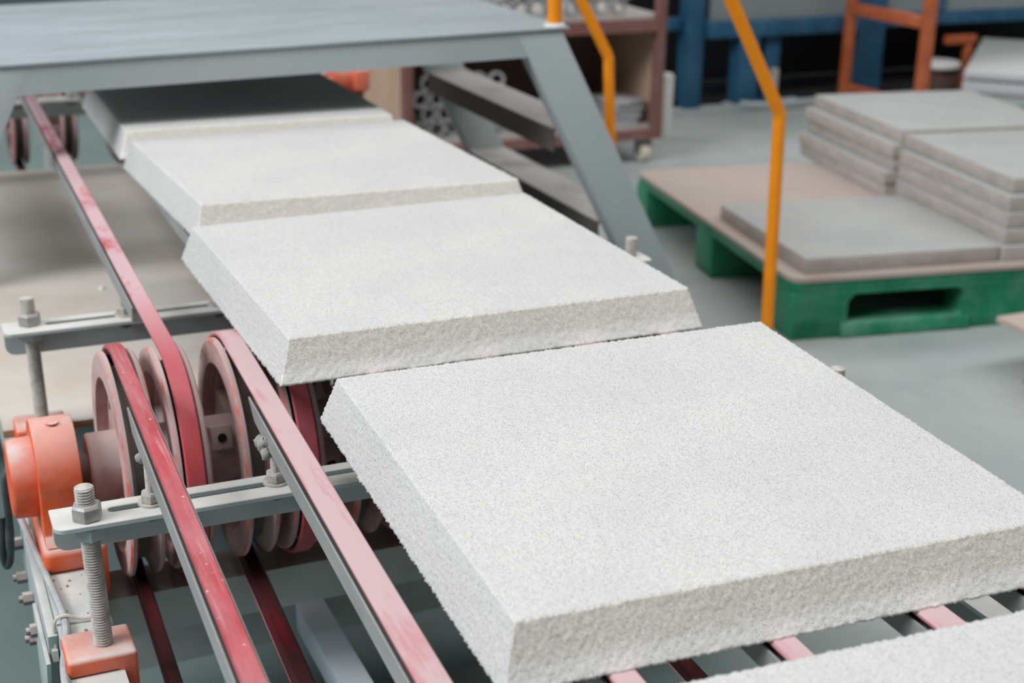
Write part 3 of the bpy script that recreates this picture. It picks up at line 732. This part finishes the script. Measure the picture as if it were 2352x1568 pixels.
def board(flx, fly, z0, rot, sx, sy, t, label, group):
    m = Matrix.Translation(Vector((flx, fly, z0))) @ Matrix.Rotation(rot, 4, 'Z')
    mb = MB().box(0, sx, 0, sy, 0, t)
    mb.mi = [0, 0, 1, 1, 1, 1]
    o = put('grey_board', mb.xf(m), [M['board'], M['board_side']], None, bevel=0.0025, seg=2)
    return tag(o, label, 'board', group)
bt = 0.0445
board(1.553, 1.826, PT + 0.0005, R_(-8.6), 0.60, 0.60, bt, 'single grey square board lying alone at the near end of the pallet', 'grey boards on the pallet')
ord_f = ['lowest', 'second lowest', 'middle', 'second highest', 'topmost']
for i, (x, y) in enumerate(((2.152, 1.728), (2.166, 1.742), (2.172, 1.748), (2.180, 1.757), (2.208, 1.781))):
    board(x, y, PT + 0.0005 + i * (bt + 0.001), R_(-9.0 + 0.4 * (i % 2)), 0.60, 0.62, bt - 0.001, ord_f[i] + ' grey board of the front right stack on the pallet', 'grey boards on the pallet')
for i, (x, y) in enumerate(((2.300, 2.46), (2.292, 2.455), (2.318, 2.452), (2.306, 2.448), (2.335, 2.443))):
    board(x, y, PT + 0.0005 + i * (bt + 0.001), R_(-9.6 + 0.5 * (i % 2)), 0.63, 0.66, bt - 0.001, ord_f[i] + ' grey board of the rear stack on the pallet', 'grey boards on the pallet')

wp = thing('wooden_pallet', 'corner of a small wooden pallet cut off by the right edge of the picture', 'pallet', (2.15, 1.05, FZ), (0, 0, 0))
put('deck_board', MB().box(1.865, 2.75, 0.70, 1.415, -0.545, -0.528), M['pinkply'], wp, bevel=0.002)
for (x, y) in ((1.93, 1.26), (1.93, 0.80), (2.6, 1.26), (2.6, 0.80)):
    put('block', MB().box(x - 0.045, x + 0.05, y - 0.05, y + 0.05, FZ, -0.5455), M['darkbrown'] if x > 2 else M['plyedge'], wp, bevel=0.003)

# ------------------------------------------------------------------ rack trolley with rings
rk = thing('rack_trolley', 'brown steel rack trolley on cream castors behind the bridge stairs', 'rack', (1.68, 4.1, FZ))
RX0, RX1, RY0, RY1 = 1.105, 2.235, 3.85, 4.42
for (x, y) in ((RX0, RY0), (RX1 - 0.04, RY0), (RX0, RY1 - 0.04), (RX1 - 0.04, RY1 - 0.04)):
    put('post', MB().box(x, x + 0.04, y, y + 0.04, -0.575, 1.1), M['brown'], rk, bevel=0.002)
for (z0, z1) in ((-0.575, -0.535), (-0.135, -0.085)):
    put('front_rail', MB().box(RX0 + 0.04, RX1 - 0.04, RY0 + 0.003, RY0 + 0.035, z0, z1), M['brown'], rk)
    put('back_rail', MB().box(RX0 + 0.04, RX1 - 0.04, RY1 - 0.035, RY1 - 0.003, z0, z1), M['brown'], rk)
    put('shelf', MB().box(RX0 + 0.003, RX1 - 0.003, RY0 + 0.036, RY1 - 0.036, z1 - 0.008, z1 + 0.012), M['rackshelf'], rk)
put('side_panel', MB().box(RX0 + 0.004, RX0 + 0.016, RY0 + 0.04, RY1 - 0.04, -0.52, -0.13), M['beige'], rk)
put('side_panel', MB().box(RX1 - 0.016, RX1 - 0.004, RY0 + 0.04, RY1 - 0.04, -0.52, -0.13), M['beige'], rk)
put('back_panel', MB().box(RX0 + 0.04, RX1 - 0.04, RY1 - 0.050, RY1 - 0.038, -0.52, -0.13), M['darkbrown'], rk)
for (x, y) in ((RX0 + 0.05, RY0 + 0.05), (RX1 - 0.055, RY0 + 0.05), (RX0 + 0.05, RY1 - 0.05), (RX1 - 0.055, RY1 - 0.05)):
    c = put('caster', MB().box(x - 0.022, x + 0.022, y - 0.022, y + 0.022, -0.590, -0.5755).box(x - 0.030, x - 0.0245, y - 0.015, y + 0.025, -0.64, -0.59).box(x + 0.0245, x + 0.030, y - 0.015, y + 0.025, -0.64, -0.59).box(x - 0.030, x + 0.030, y - 0.018, y + 0.025, -0.592, -0.586), M['rail'], rk)
    put('wheel', MB().lathe([(-0.022, 0.012), (-0.022, 0.037), (-0.016, 0.043), (0.016, 0.043), (0.022, 0.037), (0.022, 0.012)], (x, y + 0.008, FZ + 0.0435), 'x', 20), M['caster'], c)

def ring_mesh():
    mb = MB().lathe([(-0.011, 0.023), (-0.011, 0.034), (0.011, 0.034), (0.011, 0.023)], (0, 0, 0), 'y', 18, closed=True)
    o = put('metal_ring', mb, M['ring'], None, smooth=40); return o
ring0 = ring_mesh(); first = [True]
ORD = ['first', 'second', 'third', 'fourth', 'fifth', 'sixth', 'seventh', 'eighth', 'ninth', 'tenth', 'eleventh', 'twelfth', 'thirteenth']
LAY = ['bottom', 'second', 'third', 'top']
def ring(x, y, z, rx, rz, label, group):
    if first[0]: o = ring0; first[0] = False
    else: o = ring0.copy(); col.objects.link(o)
    o.location = (x, y, z); o.rotation_euler = (rx, 0, rz)
    tag(o, label, 'ring', group)
for c in range(8):
    for r in range(4 if c < 5 else 2):
        ring(1.20 + c * 0.072 + (0.035 if r % 2 else 0), RY0 + 0.085 + random.uniform(0, 0.02), -0.523 + 0.0345 + r * 0.0605, random.uniform(-0.1, 0.1), random.uniform(-0.2, 0.2),
             f"{ORD[c]} metal ring from left, {LAY[r]} layer, lower bay of brown rack", 'rings in the lower bay of the rack')
for c in range(13):
    for r in range(3):
        ring(1.19 + c * 0.072 + (0.035 if r % 2 else 0), RY0 + 0.075 + random.uniform(0, 0.02), -0.073 + 0.0345 + r * 0.0605, random.uniform(-0.1, 0.1), random.uniform(-0.3, 0.3),
             f"{ORD[c]} metal ring from left, {LAY[r]} layer, upper shelf of brown rack", 'rings on the upper shelf of the rack')
for k in range(4):
    z = -0.523 + k * 0.026
    m = Matrix.Translation((2.10, 4.02, z)) @ Matrix.Rotation(0.15 * k - 0.2, 4, 'Z')
    tag(put('steel_plate', MB().prism([(-0.075, -0.11), (0.07, -0.115), (0.075, 0.10), (-0.06, 0.11)], [], 0.001, 0.022, 'z').xf(m), M['ring'], None, bevel=0.003),
        ['lowest', 'second', 'third', 'topmost'][k] + ' grey steel plate of the small stack on the rack bottom shelf', 'plate', 'steel plates on the rack')
wt = thing('white_tube', 'white plastic tube standing right of the brown rack', 'tube', (2.515, 4.32, FZ))
put('body', MB().lathe([(0, 0.030), (0.27, 0.034), (0.285, 0.026)], (2.515, 4.32, FZ), 'z', 18), M['white'], wt)
put('rim', MB().lathe([(0.262, 0.036), (0.272, 0.036)], (2.515, 4.32, FZ), 'z', 18), M['white'], wt)

# ------------------------------------------------------------------ blue machine
bmx = thing('blue_machine', 'blue steel machine with grey panels along the back of the hall', 'machine', (4.2, 5.2, FZ))
BY = 4.86
for (x0, x1, y, ztop_) in ((2.935, 3.025, BY, 0.6), (3.215, 3.325, BY - 0.04, -0.335), (3.385, 3.475, BY, -0.335), (3.93, 4.10, BY - 0.02, 0.6), (5.5, 5.62, BY, 0.6)):
    put('post', MB().box(x0, x1, y, y + 0.10, FZ, ztop_), M['blue'], bmx, bevel=0.003)
put('lower_beam', MB().box(3.03, 3.925, BY - 0.045, BY + 0.06, -0.332, -0.255), M['blue'], bmx, bevel=0.003)
put('lower_beam', MB().box(4.105, 6.2, BY + 0.01, BY + 0.10, -0.325, -0.255), M['blue'], bmx, bevel=0.003)
put('rear_rail', MB().box(2.2, 2.93, BY + 0.05, BY + 0.10, -0.30, -0.24), M['blue'], bmx, bevel=0.003)
for (x0, x1) in ((3.06, 3.925), (4.105, 4.42), (4.50, 5.49)):
    put('panel', MB().box(x0, x1, BY + 0.02, BY + 0.035, -0.2545, 0.6), M['machine_panel'], bmx)
put('mullion', MB().box(4.425, 4.495, BY, BY + 0.06, -0.2545, 0.6), M['blue'], bmx)
put('shade_backing', MB().box(2.2, 6.2, BY + 0.55, BY + 0.57, FZ + 0.03, 0.6), M['dark'], bmx)  # added black sheet, paints the shade behind the posts
put('floor_shade_sheet', MB().box(2.2, 6.2, BY + 0.065, BY + 0.9, FZ, FZ + 0.02), M['dark'], bmx)  # added dark sheet, paints the shaded floor below the machine
fp = put('foot_plate', MB().box(3.19, 3.62, BY - 0.10, BY + 0.06, FZ, FZ + 0.012), M['steel_grey'], bmx, bevel=0.002)
put('foot_stud', MB().box(3.42, 3.455, BY - 0.03, BY, FZ + 0.012, -0.50), M['rackshelf'], bmx)
put('foot_rail', MB().tube(smooth_path([(3.20, BY - 0.10, FZ + 0.035), (3.24, BY - 0.16, FZ + 0.035), (3.40, BY - 0.17, FZ + 0.035), (3.60, BY - 0.15, FZ + 0.035)], 5), 0.012, 8), M['steel_grey'], bmx)

# ------------------------------------------------------------------ rust-orange trestle
tr = thing('rust_orange_trestle', 'rust orange steel trestle standing in front of the blue column', 'trestle', (3.85, 4.5, FZ))
TX = 3.83
put('post', MB().box(TX - 0.024, TX + 0.018, 4.755, 4.80, FZ, 0.7), M['rustorange'], tr, bevel=0.003)
put('post', MB().box(TX - 0.022, TX + 0.024, 4.155, 4.21, FZ, 0.7), M['rustorange'], tr, bevel=0.003)
put('rail', MB().box(TX - 0.025, TX + 0.025, 4.211, 4.754, -0.235, -0.18), M['rustorange'], tr, bevel=0.003)
put('rail', MB().box(TX - 0.025, TX + 0.025, 4.211, 4.754, -0.635, -0.585), M['rustorange'], tr, bevel=0.003)

# ------------------------------------------------------------------ pale slabs, disc and clutter at the far right
SM = Matrix.Translation((4.03, 4.13, 0)) @ Matrix.Rotation(R_(-45), 4, 'Z')
bn = MB().box(0.02, 0.95, 0.03, 1.15, -0.585, -0.53)
for (x, y) in ((0.05, 0.08), (0.85, 0.08), (0.05, 1.05), (0.85, 1.05)): bn.box(x, x + 0.06, y, y + 0.06, FZ, -0.585)
tag(put('grey_bench', bn.xf(SM), M['channel'], None, bevel=0.004), 'low grey bench under the pale slabs at the right edge', 'bench')
def slab(x0, x1, y0, y1, z0, z1, label, tilt=0.0):
    mb = MB().box(x0, x1, y0, y1, z0, z1); mb.mi = [0, 0, 1, 1, 1, 1]
    m = SM @ Matrix.Translation((x0, y0, z0)) @ Matrix.Rotation(tilt, 4, 'X') @ Matrix.Translation((-x0, -y0, -z0))
    tag(put('pale_slab', mb.xf(m), [M['slab'], M['slab_edge']], None, bevel=0.003), label, 'slab', 'pale slabs at the right edge')
slab(0.0, 0.95, 0.0, 1.15, -0.5295, -0.482, 'lower pale slab with a bright front edge on the grey bench')
slab(0.0, 0.95, 0.01, 1.17, -0.469, -0.436, 'upper pale slab with a broad lit top at the right edge', tilt=0.012)
for x in (0.15, 0.70):
    tag(put('spacer_strip', MB().box(x, x + 0.03, 0.05, 1.10, -0.4815, -0.4695).xf(SM), M['darkbrown']), ('left' if x < 0.5 else 'right') + ' dark spacer strip between the two pale slabs', 'strip', 'spacer strips between the slabs')
ob = thing('orange_stand', 'rust orange bar stand behind the pale slabs', 'stand', (4.62, 4.80, FZ))
put('bar', MB().box(4.47, 4.66, 4.78, 4.82, -0.42, -0.375), M['rustorange'], ob, bevel=0.003)
put('post', MB().box(4.60, 4.64, 4.782, 4.818, FZ, -0.4205), M['rustorange'], ob, bevel=0.003)
cr = thing('wooden_crate', 'narrow dark brown crate under the white round disc', 'crate', (4.20, 4.50, FZ))
put('body', MB().box(4.135, 4.265, 4.43, 4.58, FZ, -0.495), M['darkbrown'], cr, bevel=0.003)
put('lid', MB().box(4.125, 4.275, 4.42, 4.59, -0.4945, -0.478), M['darkbrown'], cr, bevel=0.003)
tag(put('round_disc', MB().lathe([(0, 0.100), (0.006, 0.107), (0.024, 0.107), (0.030, 0.100)], (4.185, 4.50, -0.4775), 'z', 32), M['white']), 'white round disc lying on the brown crate', 'disc')
tag(put('teal_tray', MB().prism(rrect(3.90, 4.07, 4.50, 4.68, 0.04), [], FZ, FZ + 0.04, 'z'), M['teal'], None, bevel=0.01), 'small dark green tray on the floor by the trestle', 'tray')
